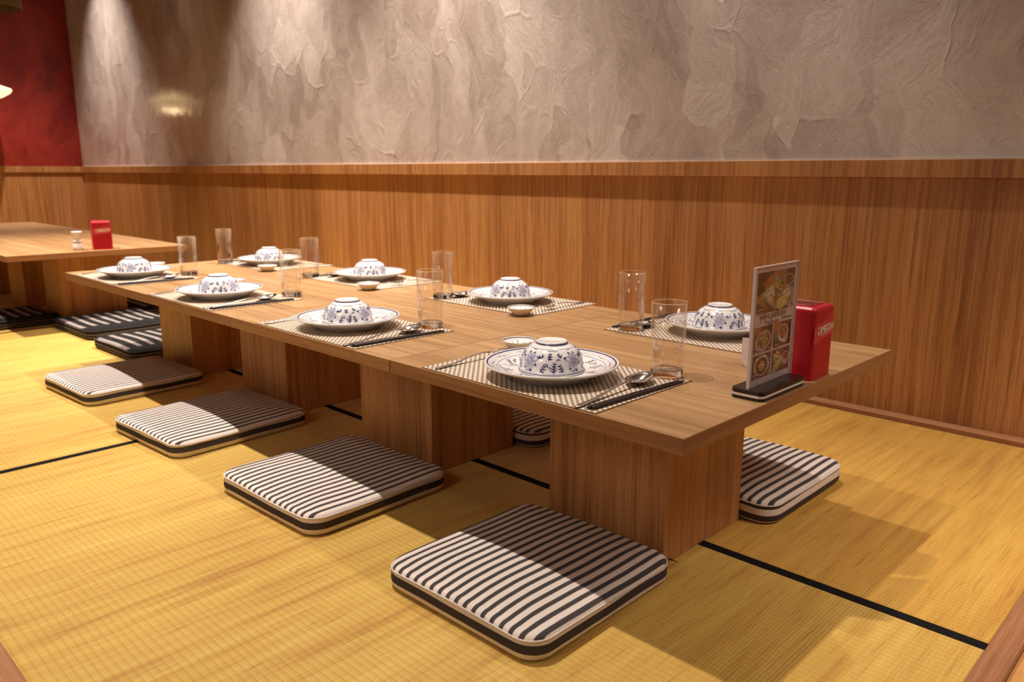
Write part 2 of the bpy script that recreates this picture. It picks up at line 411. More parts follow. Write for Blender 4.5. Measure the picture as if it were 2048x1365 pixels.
# tatami mats: a woven slab each, with a black cloth binding on the long edge and one end
TW = .012
def mats():
    xs = [(-1.603, .3205), (-3.560, -1.627), (-5.50, -3.584), (LX + .001, -5.524)]
    names = ['at the platform corner by the camera', 'beside the striped cushions', 'under the dark cushions', 'at the far red wall']
    for r, (y0, y1, ya) in enumerate(((-.683, .379, 'open side'), (.403, 1.488, 'wall side'))):
        for i, (x0, x1) in enumerate(xs):
            lab = {(0, 0): 'yellow woven rush mat on open side, running from platform end to first cross band',
                   (0, 1): 'yellow woven rush mat on open side beyond the black cross band, brightly lit',
                   (0, 2): 'yellow woven rush mat below the front half of the second low table',
                   (0, 3): 'yellow woven rush mat on open side ending at the red wall',
                   (1, 0): 'brownish yellow rush mat on wall side, under the wall cushions at the platform end',
                   (1, 1): 'yellow rush mat on wall side below the far half of the set table',
                   (1, 2): 'yellow rush mat on wall side below the second low table',
                   (1, 3): 'yellow rush mat in the corner between red wall and grey wall'}[(r, i)]
            t = thing('tatami_mat', lab, 'mat', ((x0 + x1) / 2, (y0 + y1) / 2, -.0245), 0, 'tatami mats on the platform')
            hx, hy = (x1 - x0) / 2, (y1 - y0) / 2
            MB().box(-hx, hx, -hy, hy, 0, .0245).build('woven_mat', 'rush_brown' if (r, i) == (1, 0) else 'rush', t)
            if r == 0: MB().box(-hx, hx, hy + .0005, hy + .0235, 0, .0249).build('cloth_binding', 'tape', t)
            if i < 3: MB().box(-hx - .0235, -hx - .0005, -hy, hy, 0, .0249).build('cloth_binding', 'tape', t)
mats()

# ------------------------------------------------------------------ low tables
def low_table(x0, x1, peds, label, group):
    cx = (x0 + x1) / 2; h = (x1 - x0) / 2
    t = thing('low_table', label, 'table', (cx, .4, 0), 0, group)
    m = MB().box(-h + .0009, h - .0009, -.4, .4, H - TT, H, .0009)
    for i, f in enumerate(m.f):                                   # edge banding on the four rims
        p = [Vector(m.v[k]) for k in f]; n = (p[1] - p[0]).cross(p[2] - p[1])
        if abs(n.z) < .5 * n.length: m.mi[i] = 1 if abs(n.y) > abs(n.x) else 2
    m.build('tabletop', ['wood_x', 'band_x', 'band_y'], t)
    for (a, b, c, d) in peds:
        m = MB()
        m.box(a - cx, b - cx, c - .4, d - .4, .0008, H - TT, .0012)
        m.build('pedestal', 'wood_z', t)
    return t
G = 'oak low tables joined in a row'
low_table(-.6757, 0, [(-.4763, -.1882, .2568, .5413)], 'low oak table carrying the menu sign and red napkin box', G)
low_table(-1.3446, -.6757, [(-1.1408, -.8507, .2493, .531)], 'low oak table joined between the menu sign table and the double one', G)
low_table(-2.6333, -1.3446, [(-1.8169, -1.5349, .2568, .5413), (-2.4522, -2.1846, .2568, .5413)], 'longer low oak table with two pedestals at far end of the row', G)
low_table(-6.02, -3.41, [(-3.87, -3.585, .26, .545), (-4.52, -4.235, .26, .545), (-5.17, -4.885, .26, .545), (-5.82, -5.535, .26, .545)],
          'unlaid low oak table beside the red wall', None)

# ------------------------------------------------------------------ cushions
def rr(w, d, r, n=7, m=8):
    """outline of a rounded rectangle, always the same number of points"""
    r = max(r, .004); pts = []
    cs = [(w / 2 - r, d / 2 - r, 0), (-w / 2 + r, d / 2 - r, PI / 2), (-w / 2 + r, -d / 2 + r, PI), (w / 2 - r, -d / 2 + r, 1.5 * PI)]
    for k, (cx, cy, a0) in enumerate(cs):
        arc = [(cx + r * math.cos(a0 + PI / 2 * i / n), cy + r * math.sin(a0 + PI / 2 * i / n)) for i in range(n + 1)]
        nx, ny, na = cs[(k + 1) % 4]
        e = (nx + r * math.cos(na), ny + r * math.sin(na))
        pts += arc + [(arc[-1][0] + (e[0] - arc[-1][0]) * i / m, arc[-1][1] + (e[1] - arc[-1][1]) * i / m) for i in range(1, m)]
    return pts
def cushion_parts(root, w, d, h, top, side, piping, seed, puff=.006, zipper=False, cr=.042):
    q = random.Random(seed); ph = [q.uniform(0, 6) for _ in range(4)]
    def wav(x, y): return .0016 * math.sin(x * 17 + ph[0]) + .0016 * math.sin(y * 15 + ph[1])
    def ring(inset, z):
        o = rr(w - 2 * inset, d - 2 * inset, cr - inset)
        return [(x, y, z + (wav(x, y) if z > .006 else 0)) for x, y in o]
    seam = h - .009
    sides = [ring(.012, .0), ring(.005, .0015), ring(.001, .006), ring(-.0015, .014), ring(-.0015, seam * .6), ring(.0005, seam)]
    tops = [ring(.0005, seam), ring(.002, seam + .004), ring(.0055, seam + .0068), ring(.011, seam + .0085), ring(.02, h), ring(.035, h + puff * .3), ring(.06, h + puff * .6), ring(.10, h + puff * .9), ring(.15, h + puff)]
    N = len(sides[0])
    def skin(rings, capz, flip):
        vs = [p for r_ in rings for p in r_]; fs = []
        for i in range(len(rings) - 1):
            for k in range(N): l = (k + 1) % N; fs.append([i * N + k, i * N + l, (i + 1) * N + l, (i + 1) * N + k])
        c = len(vs); vs.append((0, 0, capz)); base = (len(rings) - 1) * N if not flip else 0
        fs += [[base + k, base + (k + 1) % N, c] for k in range(N)]
        return vs, fs
    a = MB().add(*skin(tops, h + puff, False), 0, True); a.open = True; a.build('top_cover', top, root)
    b = MB().add(*skin(sides, 0.0, True), 0, True); b.open = True
    b.build('side_band', side, root)
    MB().tube([(x, y, z + .0004) for x, y, z in ring(-.0004, seam)], .0016, 6, closed=True).build('piping', piping, root)
    if zipper:
        z = MB().box(-.004, .004, -.0022, .0022, 0, .0016, .0006); z.box(.003, .013, -.0014, .0014, .0002, .0012, .0004)
        o = z.build('zip_pull', 'zip', root); o.location = (w / 2 - .014, d / 2 + .004, h * .62); o.rotation_euler = (0, .25, .5)
CG, CB = 'striped seat cushions around the set table', 'black seat cushions by the second table'
def cushion(x0, x1, y0, y1, rz, label, seed, dark=False, **kw):
    t = thing('seat_cushion', label, 'cushion', ((x0 + x1) / 2, (y0 + y1) / 2, .0006), rz, CB if dark else CG)
    a = dict(top='black_top', side='black_side', piping='black_piping') if dark else dict(top='stripe_top', side='stripe_side', piping='stripe_piping')
    side = kw.pop('side', a['side'])
    cushion_parts(t, x1 - x0, y1 - y0, kw.pop('h', .046), a['top'], side, a['piping'], seed, **kw)
cushion(-.512, -.146, -.152, .232, .012, 'striped cushion with a black zip pull, on open side below the menu sign table', 3, zipper=True)
cushion(-1.136, -.752, -.157, .222, .03, 'striped cushion on open side, second in line counted from the zip pull cushion', 5)
cushion(-1.772, -1.395, -.165, .243, .06, 'striped cushion on open side crossing the end of the black cross band', 8)
cushion(-2.433, -2.050, -.160, .236, .06, 'striped cushion on open side touching the black cushion behind it', 11)
cushion(-.492, -.118, .546, .922, .0, 'striped cushion on wall side, half hidden by the platform end pedestal', 14, side='stripe_side_b', h=.050)
cushion(-1.155, -.788, .545, .925, .0, 'striped cushion on wall side seen between two pedestals', 17, side='stripe_side_b', h=.050)
cushion(-2.975, -2.565, .175, .560, .02, 'black cushion with grey bars at the head end of the set table', 21, True)
cushion(-3.565, -3.10, .195, .590, .02, 'black cushion with grey bars in front of the second table pedestal', 24, True)
cushion(-4.03, -3.64, -.13, .252, .03, 'black cushion half under the front edge of the unlaid table', 27, True)
cushion(-3.98, -3.56, .64, 1.02, .0, 'black cushion behind the second table pedestal, mostly hidden', 30, True)

# ------------------------------------------------------------------ tableware
def surf_eval(prof):
    """profile (r,z) list -> function s in 0..1 giving point and outward normal in the r,z plane"""
    L = [0.0]
    for (a, b), (c, d) in zip(prof, prof[1:]): L.append(L[-1] + math.hypot(c - a, d - b))
    def f(s):
        t = max(0, min(1, s)) * L[-1]
        for i in range(len(prof) - 1):
            if t <= L[i + 1] + 1e-12:
                k = (t - L[i]) / max(1e-9, L[i + 1] - L[i]); a, b = prof[i], prof[i + 1]
                dr, dz = b[0] - a[0], b[1] - a[1]; n = math.hypot(dr, dz)
                return a[0] + dr * k, a[1] + dz * k, dz / n, -dr / n
    f.len = L[-1]
    return f
class Painter:
    """paints tapered brush strokes on a surface of revolution: u is arc length around, v is 0..1 along the profile"""
    def __init__(s, mb, prof, rref, off=.00028): s.mb, s.f, s.rr, s.off = mb, surf_eval(prof), rref, off
    def P(s, u, v, lift=0):
        r, z, nr, nz = s.f(v); a = u / s.rr; r += nr * (s.off + lift); z += nz * (s.off + lift)
        return (r * math.cos(a), r * math.sin(a), z)
    def stroke(s, pts, wid, mi, lift=0, n=8):
        # pts in (u, w) metres (w = v*length); quadratic through three points
        (a, b, c) = pts; top, bot = [], []
        for i in range(n + 1):
            t = i / n
            x = (1 - t) ** 2 * a[0] + 2 * t * (1 - t) * b[0] + t * t * c[0]; y = (1 - t) ** 2 * a[1] + 2 * t * (1 - t) * b[1] + t * t * c[1]
            dx = 2 * (1 - t) * (b[0] - a[0]) + 2 * t * (c[0] - b[0]); dy = 2 * (1 - t) * (b[1] - a[1]) + 2 * t * (c[1] - b[1])
            l = math.hypot(dx, dy) or 1
            w = wid * math.sin(PI * min(1, .08 + t * .92) ** .7) * .5 + wid * .06
            top.append((x - dy / l * w, y + dx / l * w)); bot.append((x + dy / l * w, y - dx / l * w))
        L = s.f.len
        vs = [s.P(u, w / L, lift) for u, w in top + bot]
        s.mb.add(vs, [[i, i + 1, n + 2 + i, n + 1 + i] for i in range(n)], mi, True)
    def band(s, v0, v1, mi, n=64, lift=0):
        vs, fs = [], []
        for i in range(n):
            a = 2 * PI * i / n
            for v in (v0, v1): vs.append(s.P(a * s.rr, v, lift))
        for i in range(n): j = (i + 1) % n; fs.append([2 * i, 2 * i + 1, 2 * j + 1, 2 * j])
        s.mb.add(vs, fs, mi, True)
    def petal(s, cu, cw, ang, ln, wd):
        c, d = math.cos(ang), math.sin(ang)
        def q(t, o): return (cu + c * t * ln - d * o, cw + d * t * ln + c * o)
        s.stroke((q(.12, 0), q(.6, 0), q(1.05, 0)), wd, 3, 0)
        s.stroke((q(.78, 0), q(.9, 0), q(1.06, 0)), wd * .46, 2, .00008)
        s.stroke((q(.84, 0), q(.95, 0), q(1.08, 0)), wd * .26, 1, .00016)
        for sg in (-1, 1): s.stroke((q(.1, 0), q(.55, sg * wd * .95), q(1.08, 0)), .0006, 2, .0002)
        s.stroke((q(.15, 0), q(.5, 0), q(.8, 0)), .0004, 2, .0002)
    def spray(s, u, w, ang, ln, n, side, sz):
        """a curved stem with leaf strokes on both sides"""
        c, d = math.cos(ang), math.sin(ang)
        def q(t): x, y = t * ln, side * .30 * ln * t * t; return (u + c * x - d * y, w + d * x + c * y)
        s.stroke((q(0), q(.5), q(1)), .0010, 1, .0001)
        for i in range(n):
            t = .12 + .88 * i / n; p = q(t)
            for sg in (-1, 1):
                aa = ang + side * .5 * t + sg * 1.0; l = sz * (1.15 - .55 * t)
                e = (p[0] + math.cos(aa) * l, p[1] + math.sin(aa) * l); m_ = (p[0] + math.cos(aa - sg * .5) * l * .6, p[1] + math.sin(aa - sg * .5) * l * .6)
                s.stroke((p, m_, e), sz * .29, 1, .00012)
    def curl(s, u, w, r, a0, a1, wd, mi=1):
        am = (a0 + a1) / 2
        s.stroke(((u + r * math.cos(a0), w + r * math.sin(a0)), (u + 1.35 * r * math.cos(am), w + 1.35 * r * math.sin(am)), (u + r * .8 * math.cos(a1), w + r * .8 * math.sin(a1))), wd, mi, .0001)
    def dots(s, u, w, du, dw, n, ln, ang):
        for i in range(n):
            x, y = u + du * i, w + dw * i; s.stroke(((x, y), (x + ln * .5 * math.cos(ang), y + ln * .5 * math.sin(ang)), (x + ln * math.cos(ang), y + ln * math.sin(ang))), ln * .45, 1, .0001)

PR = 'porcelain'
BOWL_OUT = [(.0600, .0), (.0606, .0020), (.0585, .0055), (.0570, .0105), (.0563, .0170), (.0550, .0240), (.0525, .0310), (.0480, .0378), (.0420, .0430), (.0360, .0463), (.0305, .0482)]
def make_bowl():
    t = thing('rice_bowl', '', '')
    m = MB()
    foot = [(.0290, .0487), (.0283, .0500), (.0281, .0532), (.0272, .0540), (.0258, .0538), (.0250, .0530), (.0, .0528)]
    inner = [(0, .0455), (.030, .0450), (.041, .0395), (.0495, .030), (.0532, .0200), (.0545, .0105), (.0568, .0035), (.0585, .0003)]
    m.lathe(inner + BOWL_OUT + foot, 64)
    p = Painter(m, BOWL_OUT, .0565); L = p.f.len; U = 2 * PI * .0565
    p.band(.045, .062, 1); p.band(.085, .093, 2); p.band(.845, .862, 2)
    q = random.Random(4)
    for k in range(4):
        u0 = U * k / 4; cw = L * .45                                        # blossom
        for a, ln in ((-2.2, .0185), (-1.35, .0190), (-.45, .0170), (.35, .0215), (1.15, .0175), (2.0, .0180), (2.85, .0215)): p.petal(u0, cw, a, ln, .0098)
        u1 = u0 + U / 8                                                     # scrolls between the blossoms
        p.spray(u1 - .021, L * .12, .75, .0180, 3, 1, .0068)
        p.spray(u1 - .024, L * .52, .95, .0120, 2, -1, .0062)
        p.spray(u1 - .006, L * .48, 1.1, .0150, 3, 1, .0066)
        p.spray(u1 + .004, L * .10, 1.75, .0200, 4, -1, .0068)
        p.spray(u1 + .021, L * .13, 2.3, .0170, 3, -1, .0066)
        p.spray(u1 + .019, L * .55, 2.0, .0120, 2, 1, .0062)
        p.curl(u1 - .011, L * .33, .0055, -.6, 2.9, .0016); p.curl(u1 + .012, L * .46, .0052, .4, 3.8, .0015)
        p.curl(u1 - .001, L * .27, .0036, 2.2, 5.6, .0013)
        p.dots(u1 - .012, L * .77, .0044, .0002, 3, .0036, .6); p.dots(u1 + .004, L * .775, .0044, -.0002, 3, .0036, 2.4)
        p.dots(u0 - .006, L * .13, .0042, 0, 4, .0036, 1.4); p.dots(u0 - .003, L * .80, .0034, 0, 3, .0030, 1.5)
    m.open = False
    m.build('bowl_body', [PR, 'glaze_blue', 'glaze_mid', 'glaze_pale'], t)
    f = MB(); fp = [(.0283, .0500), (.0285, .0513)]
    f.lathe([(.0282, .0499), (.0289, .0502), (.0289, .0517), (.0281, .0520)], 64)
    f.build('foot_line', 'glaze_blue', t)['label'] = 'dark blue line round the bowl foot'
    return t

PLATE_TOP = [(.0, .0125), (.062, .0125), (.082, .0140), (.094, .0185), (.108, .0240), (.1200, .0285)]
def make_plate():
    t = thing('dinner_plate', '', '')
    m = MB()
    bot = [(0, .0045), (.070, .0045), (.071, .0), (.0745, .0), (.0762, .0045), (.086, .0085), (.098, .0150), (.112, .0212), (.1208, .0246), (.1224, .0265), (.1219, .0284), (.1200, .0285)]
    m.lathe(bot + PLATE_TOP[::-1][1:], 80)
    p = Painter(m, [(r, z) for r, z in PLATE_TOP[::-1]], .1); L = p.f.len; U = 2 * PI * .1
    def vr(r): return (.1200 - r) / .12
    p.band(vr(.1180), vr(.1150), 1); p.band(vr(.0985), vr(.0972), 2); p.band(vr(.1125), vr(.1118), 3)
    q = random.Random(12)
    def W(r): return vr(r) * L
    for k in range(12):
        u0 = U * k / 12
        if k % 2 == 0:
            for a in (-2.2, -1.2, -.2, .8, 1.8, 2.8): p.petal(u0, W(.080), a, .0125, .0058)
            p.spray(u0 + .018, W(.088), .3, .022, 3, 1, .0056)
        else:
            p.spray(u0 - .016, W(.091), .6, .026, 4, 1, .0062); p.spray(u0 + .016, W(.080), 2.6, .024, 4, -1, .0056)
            p.curl(u0, W(.072), .007, .4, 3.6, .0015); p.curl(u0 + .02, W(.084), .006, 2.4, 5.4, .0013)
        p.dots(u0 - .02, W(.094), .0048, 0, 3, .0036, 1.3)
        for j in range(3):                                                  # border lattice between the two rim lines
            uu = u0 + U / 12 * (j + .3) / 3
            p.stroke(((uu, W(.1115)), (uu + .005, W(.105)), (uu + .012, W(.0995))), .0008, 3, .0001); p.stroke(((uu + .012, W(.1115)), (uu + .007, W(.105)), (uu, W(.0995))), .0008, 3, .0001)
            p.dots(uu + .014, W(.1055), .003, 0, 2, .0022, 1.5 + j)
        p.curl(u0 + .03, W(.106), .0045, 0, 3.1, .0013); p.curl(u0 + .045, W(.105), .0040, 3.2, 6.2, .0012)
    m.build('plate_body', [PR, 'glaze_blue', 'glaze_mid', 'glaze_pale'], t)
    return t
DISH_IN = [(.0345, .0190), (.0300, .0120), (.0230, .0075), (.0, .0060)]
def make_dish():
    t = thing('sauce_dish', '', '')
    m = MB(); m.lathe([(0, .002), (.0165, .002), (.0170, 0), (.0190, 0), (.0200, .0025), (.0270, .0080), (.0330, .0155), (.0358, .0192), (.0352, .0202), (.0345, .0190)], 48, mi=4)
    m.lathe(DISH_IN, 48)
    p = Painter(m, DISH_IN, .03); L = p.f.len
    p.band(.005, .045, 1)
    for k in range(6):
        u = 2 * PI * .03 * k / 6; p.spray(u, L * .2, 1.2, .009, 3, 1, .0034); p.dots(u + .012, L * .3, .003, .001, 3, .003, 1)
    m.build('dish_body', [PR, 'glaze_blue', 'glaze_mid', 'glaze_pale', 'cream_clay'], t)
    return t
def make_glass():
    t = thing('drinking_glass', '', '')
    m = MB(); out = [(.0286, .0125), (.0293, .014), (.0310, .07), (.0326, .1352)]
    inn = [(.0311, .1352), (.0296, .07), (.0279, .0140), (.0274, .0125)]
    m.lathe(out + inn, 64); m.build('glass_wall', 'glass', t)
    MB().lathe([(0, .0014), (.019, .0014), (.023, .0), (.0272, .0004), (.0286, .0024), (.0288, .0124), (.0270, .0128), (.0250, .0118), (0, .0112)], 48).build('thick_base', 'glass_base', t)
    MB().lathe([(.0311, .1352), (.0326, .1352), (.0326, .1362), (.0319, .1368), (.0312, .1362), (.0311, .1352)], 48).build('rim', 'glass_base', t)
    return t
def make_fork():
    t = thing('table_fork', '', '')
    hd = [(0, -.098, .0030), (0, -.090, .0022), (0, -.05, .0040), (0, -.01, .0105), (0, .025, .0125), (0, .045, .0110)]
    MB().tube(hd, [(.0030, .0010), (.0052, .0012), (.0040, .0012), (.0026, .0013), (.0024, .0013), (.0034, .0012)], 8).build('handle', 'steel', t)
    m = MB()
    m.tube([(0, .044, .0110), (0, .052, .0092), (0, .062, .0082), (0, .066, .0082)], [(.0034, .0009), (.0092, .0009), (.0105, .0009), (.0105, .0008)], 10)
    m.build('fork_head', 'steel', t)
    for k in range(4):
        x = -.0088 + k * .00587
        MB().tube([(x, .064, .0082), (x, .078, .0086), (x * .97, .092, .0110), (x * .94, .104, .0150)], [(.0016, .0008), (.0015, .0008), (.0013, .0008), (.0005, .0005)], 6).build('tine', 'steel', t)
    return t
def make_spoon():
    t = thing('table_spoon', '', '')
    hd = [(0, -.112, .0030), (0, -.104, .0022), (0, -.06, .0035), (0, -.015, .0085), (0, .02, .0120), (0, .042, .0128), (0, .055, .0110)]
    MB().tube(hd, [(.0032, .0010), (.0056, .0012), (.0044, .0012), (.0028, .0013), (.0024, .0014), (.0028, .0014), (.0045, .0012)], 8).build('handle', 'steel', t)
    m = MB(); vs, fs = [], []; NR, NA = 7, 28; a, b = .0335, .0218
    for s_, off in ((0, 0.0), (1, -.0011)):
        base = len(vs)
        for i in range(NR + 1):
            f = i / NR
            for k in range(NA):
                g = 2 * PI * k / NA; yy = math.cos(g) * a * f; taper = 1.0 - .16 * math.cos(g) * f
                xx = math.sin(g) * b * f * taper
                z = .0020 + .0095 * f ** 2.2 + (.004 * f if yy > 0 else 0) * max(0, math.cos(g)) + off
                vs.append((xx, .083 + yy, z))
        for i in range(NR):
            for k in range(NA): l = (k + 1) % NA; fs.append([base + i * NA + k, base + i * NA + l, base + (i + 1) * NA + l, base + (i + 1) * NA + k])
    n2 = (NR + 1) * NA
    for k in range(NA): l = (k + 1) % NA; fs.append([NR * NA + k, NR * NA + l, n2 + NR * NA + l, n2 + NR * NA + k])
    m.add(vs, fs, 0, True); m.build('spoon_bowl', 'steel', t)
    return t
def make_chop():
    t = thing('chopstick', '', '')
    m = MB(); m.tube([(0, -.122, .0033), (0, -.119, .0033), (0, 0, .0032), (0, .118, .0022), (0, .121, .0020)], [.0026, .0033, .0031, .0022, .0014], 8)
    m.build('stick', 'chop', t)
    return t
def make_mat():
    m = MB().box(-.209, .209, -.139, .139, 0, .0016, .0004)
    return m.build('placemat', 'placemat')
S = {k: Stock(f) for k, f in dict(bowl=make_bowl, plate=make_plate, dish=make_dish, glass=make_glass, fork=make_fork, spoon=make_spoon, chop=make_chop, mat=make_mat).items()}
ORD = ['first', 'second', 'third', 'fourth']
FRONT = [(-.370, -.361, .127), (-1.010, -1.016, .136), (-1.670, -1.671, .132), (-2.325, -2.327, .138)]
BACK = [(-.356, -.352, .700), (-1.014, -1.008, .680), (-1.672, -1.684, .680), (-2.335, -2.338, .664)]
GLS = {0: [(-.213, .277), (-.873, .271), (-1.538, .291), (-2.232, .288)], 1: [(-.514, .583), (-1.186, .580), (-1.879, .566), (-2.500, .556)]}
DSH = {0: [(-.556, .246), None, (-1.865, .275), (-2.520, .285)], 1: [None, (-.837, .546), (-1.489, .533), (-2.148, .548)]}
ZM = H + .0018
for side, rows in ((0, FRONT), (1, BACK)):
    sd = "table's open side" if side == 0 else "table's wall side"
    for i, (mx, px, py) in enumerate(rows):
        rz = PI * side; sg = -1 if side else 1
        my = .142 if side == 0 else .683
        w = f'{ORD[i]} from menu sign on {sd}'
        q = random.Random(100 * side + i)
        def at(dx, dy, z=ZM): return (mx + sg * dx, my + sg * dy, z)
        S['mat'].place((mx, my, H + .0002), rz, f'beige woven placemat {w}', 'placemat', 'woven placemats on the set table')
        S['plate'].place((px, py, ZM), q.uniform(0, 6), f'blue floral porcelain plate under upturned bowl, {w}', 'plate', 'porcelain plates on the placemats')
        S['bowl'].place((px + .003, py - .003, ZM + .0133), ([-.06, .20, .35, 1.0] if side == 0 else [-1.06, -.1, .3, .9])[i], f'upturned blue floral rice bowl, {w}', 'bowl', 'upturned rice bowls on the plates')
        gx, gy = GLS[side][i]
        S['glass'].place((gx, gy, ZM if side == 0 or i in (0, 1, 2, 3) else H), q.uniform(0, 6), f'empty clear straight drinking glass, {w}', 'drinking glass', 'drinking glasses on the set table')
        S['fork'].place(at(-.176, -.036), rz + q.uniform(-.03, .06), f'steel fork lying beside plate, {w}', 'fork', 'steel forks on the placemats')
        S['spoon'].place(at(.162, -.029), rz + .09 + q.uniform(-.02, .02), f'steel spoon lying beside chopsticks, {w}', 'spoon', 'steel spoons on the placemats')
        a = -.04 + q.uniform(-.02, .02)
        for k, nm in ((0, 'inner'), (1, 'outer')):
            S['chop'].place(at(.1935 + .0068 * k, -.010 + .003 * k), rz + a, f'dark chopstick, {nm} of its pair, {w}', 'chopstick', 'dark chopsticks on the placemats')
        if DSH[side][i]:
            dx, dy = DSH[side][i]
            on = abs(dx - mx) < .2 and abs(dy - my) < .13
            S['dish'].place((dx, dy, ZM), q.uniform(0, 6), f'small blue rimmed sauce dish, beside plate {w}', 'sauce dish', 'small sauce dishes by the plates')

# ------------------------------------------------------------------ menu sign
def menu_sign():
    t = thing('menu_sign', 'acrylic menu sign with five food photos on black base at table end', 'menu sign', (-.036, .320, H + .0003))
    def plate(z0, z1, w, d, r=.010):
        o = rr(w, d, r, 5, 2); n = len(o); m = MB()
        m.add([(x, y, z0) for x, y in o] + [(x, y, z1) for x, y in o], [list(range(n))[::-1], list(range(n, 2 * n))] + [[k, (k + 1) % n, n + (k + 1) % n, n + k] for k in range(n)])
        return m
    b = plate(0, .0052, .058, .160).build('sign_base', 'black_plastic', t)
    plate(.0052, .0092, .058, .160).build('white_layer', 'white_plastic', b)['label'] = 'white layer in the middle of the sign base'
    plate(.0092, .0160, .058, .160).build('upper_layer', 'black_plastic', b)
    z0, z1 = .0162, .2160; y0, y1 = -.0755, .0765
    th = .0024
    # two clear acrylic leaves joined at the sides, the printed sheet between them
    m = MB(); m.box(.0008, .0026, y0, y1, z0, z1, .0003); m.box(-.0026, -.0008, y0, y1, z0, z1, .0003)
    ah = m.build('acrylic_holder', 'acrylic', t)
    e = MB(); e.box(-.0028, .0028, y0 - .0004, y0 + .0012, z0, z1, .0003); e.box(-.0028, .0028, y1 - .0012, y1 + .0004, z0, z1, .0003); e.box(-.0028, .0028, y0, y1, z1 - .0010, z1 + .0005, .0003)
    e.build('holder_edge', 'acrylic_edge', ah)
    cols = ['paper'] + ['ink_' + k for k in PAL]; ix = {k: i + 1 for i, k in enumerate(PAL)}; ix['paper'] = 0
    s = MB(); s.open = True
    a0, a1, b0, b1 = y0 + .003, y1 - .003, z0 + .001, z1 - .003
    Y = lambda u: a0 + (a1 - a0) * u
    Z = lambda v: b0 + (b1 - b0) * v
    s.box(-.0006, -.0001, a0, a1, b0, b1)
    AR = (a1 - a0) / (b1 - b0)
    ctr = [0]
    def poly(pts, c, clip=None):
        ctr[0] += 1; x = .00002 + ctr[0] * .0000013
        if clip:                                                     # clip a convex polygon to its photo
            u0, u1, v0, v1 = clip
            for ax, lim, sg in ((0, u0, 1), (0, u1, -1), (1, v0, 1), (1, v1, -1)):
                out = []
                for i in range(len(pts)):
                    p, n = pts[i], pts[(i + 1) % len(pts)]; ip, inn = sg * (p[ax] - lim) >= 0, sg * (n[ax] - lim) >= 0
                    if ip: out.append(p)
                    if ip != inn:
                        k = (lim - p[ax]) / (n[ax] - p[ax]); out.append((p[0] + (n[0] - p[0]) * k, p[1] + (n[1] - p[1]) * k))
                pts = out
                if len(pts) < 3: return
        s.add([(x, Y(u), Z(v)) for u, v in pts], [list(range(len(pts)))], ix[c])
    class Photo:
        def __init__(p, u0, u1, v0, v1, bg): p.r = (u0, u1, v0, v1); p.poly([(0, 0), (1, 0), (1, 1), (0, 1)], bg)
        def T(p, a, b): u0, u1, v0, v1 = p.r; return (u0 + (u1 - u0) * a, v0 + (v1 - v0) * b)
        def poly(p, pts, c): poly([p.T(*q) for q in pts], c, p.r)
        def ell(p, x, y, rx, ry, c, rot=0, n=20):
            p.poly([(x + rx * math.cos(g) * math.cos(rot) - ry * math.sin(g) * math.sin(rot), y + rx * math.cos(g) * math.sin(rot) + ry * math.sin(g) * math.cos(rot)) for g in (2 * PI * k / n for k in range(n))], c)
        def bits(p, n, x, y, sx, sy, r0, r1, cs, seed):
            q = random.Random(seed)
            for _ in range(n): r = q.uniform(r0, r1); p.ell(x + q.gauss(0, sx), y + q.gauss(0, sy), r, r * q.uniform(.3, .9), q.choice(cs), q.uniform(0, 3), 9)
    A = Photo(.06, .965, .615, .965, 'brown')
    A.poly([(.14, .62), (.38, 1), (.62, 1.0), (.5, .62)], 'orange'); A.poly([(.55, 1), (.76, 1), (.80, .66), (.62, .7)], 'tan')
    A.poly([(0, 1), (.16, 1), (.24, .55), (.04, .46), (0, .5)], 'darkbrown'); A.poly([(.3, 1), (.42, 1), (.36, .86)], 'dkgreen')
    A.poly([(.78, 1), (1, 1), (1, .62), (.84, .7)], 'darkbrown'); A.poly([(0, .46), (.16, .40), (.30, .1), (0, .12)], 'tan')
    A.poly([(0, .22), (.5, .0), (.5, 0), (0, 0)], 'plum'); A.poly([(0, .28), (.42, .02), (0, 0)], 'plum')
    A.poly([(.40, .78), (.48, .92), (.64, .72), (.5, .6)], 'sage')
    A.poly([(.08, .46), (.18, .54), (.56, .08), (.50, .02)], 'sage'); A.poly([(.12, .48), (.50, .70), (.98, .50), (1, .12), (.58, .04)], 'sage'); A.poly([(.17, .47), (.5, .66), (.93, .48), (.95, .16), (.58, .09)], 'tan')
    A.bits(50, .42, .64, .12, .06, .02, .05, ['orange', 'gold', 'soup', 'yellow'], 1); A.bits(60, .34, .48, .08, .09, .02, .055, ['cream', 'lemon', 'white', 'yellow', 'green'], 2)
    A.ell(.38, .53, .05, .11, 'white', -.2); A.bits(22, .30, .42, .05, .05, .015, .04, ['cream', 'white'], 8)
    for i in range(8): A.poly([(.34 + .018 * i, .34), (.352 + .018 * i, .34), (.37 + .014 * i, .22 + .01 * (i % 3)), (.36 + .014 * i, .22)], 'lemon' if i % 2 else 'cream')
    A.bits(26, .58, .50, .05, .07, .02, .045, ['yellow', 'green', 'lemon', 'dkgreen'], 3); A.bits(24, .50, .32, .05, .05, .02, .045, ['red', 'plum', 'orange'], 4)
    A.ell(.79, .38, .12, .12, 'cream'); A.bits(26, .79, .38, .05, .05, .015, .04, ['lemon', 'cream', 'gold'], 5); A.poly([(.52, .24), (.62, .34), (.80, .26), (.84, .14), (.66, .02), (.55, .04)], 'lemon'); A.bits(16, .67, .18, .06, .05, .015, .04, ['yellow', 'lemon', 'cream'], 6)
    A.ell(.84, .72, .135, .150, 'white'); A.ell(.84, .72, .120, .135, 'sauce'); A.bits(10, .84, .68, .05, .05, .01, .025, ['soup', 'red', 'tan'], 7)
    A.ell(.90, .055, .065, .05, 'lilac')
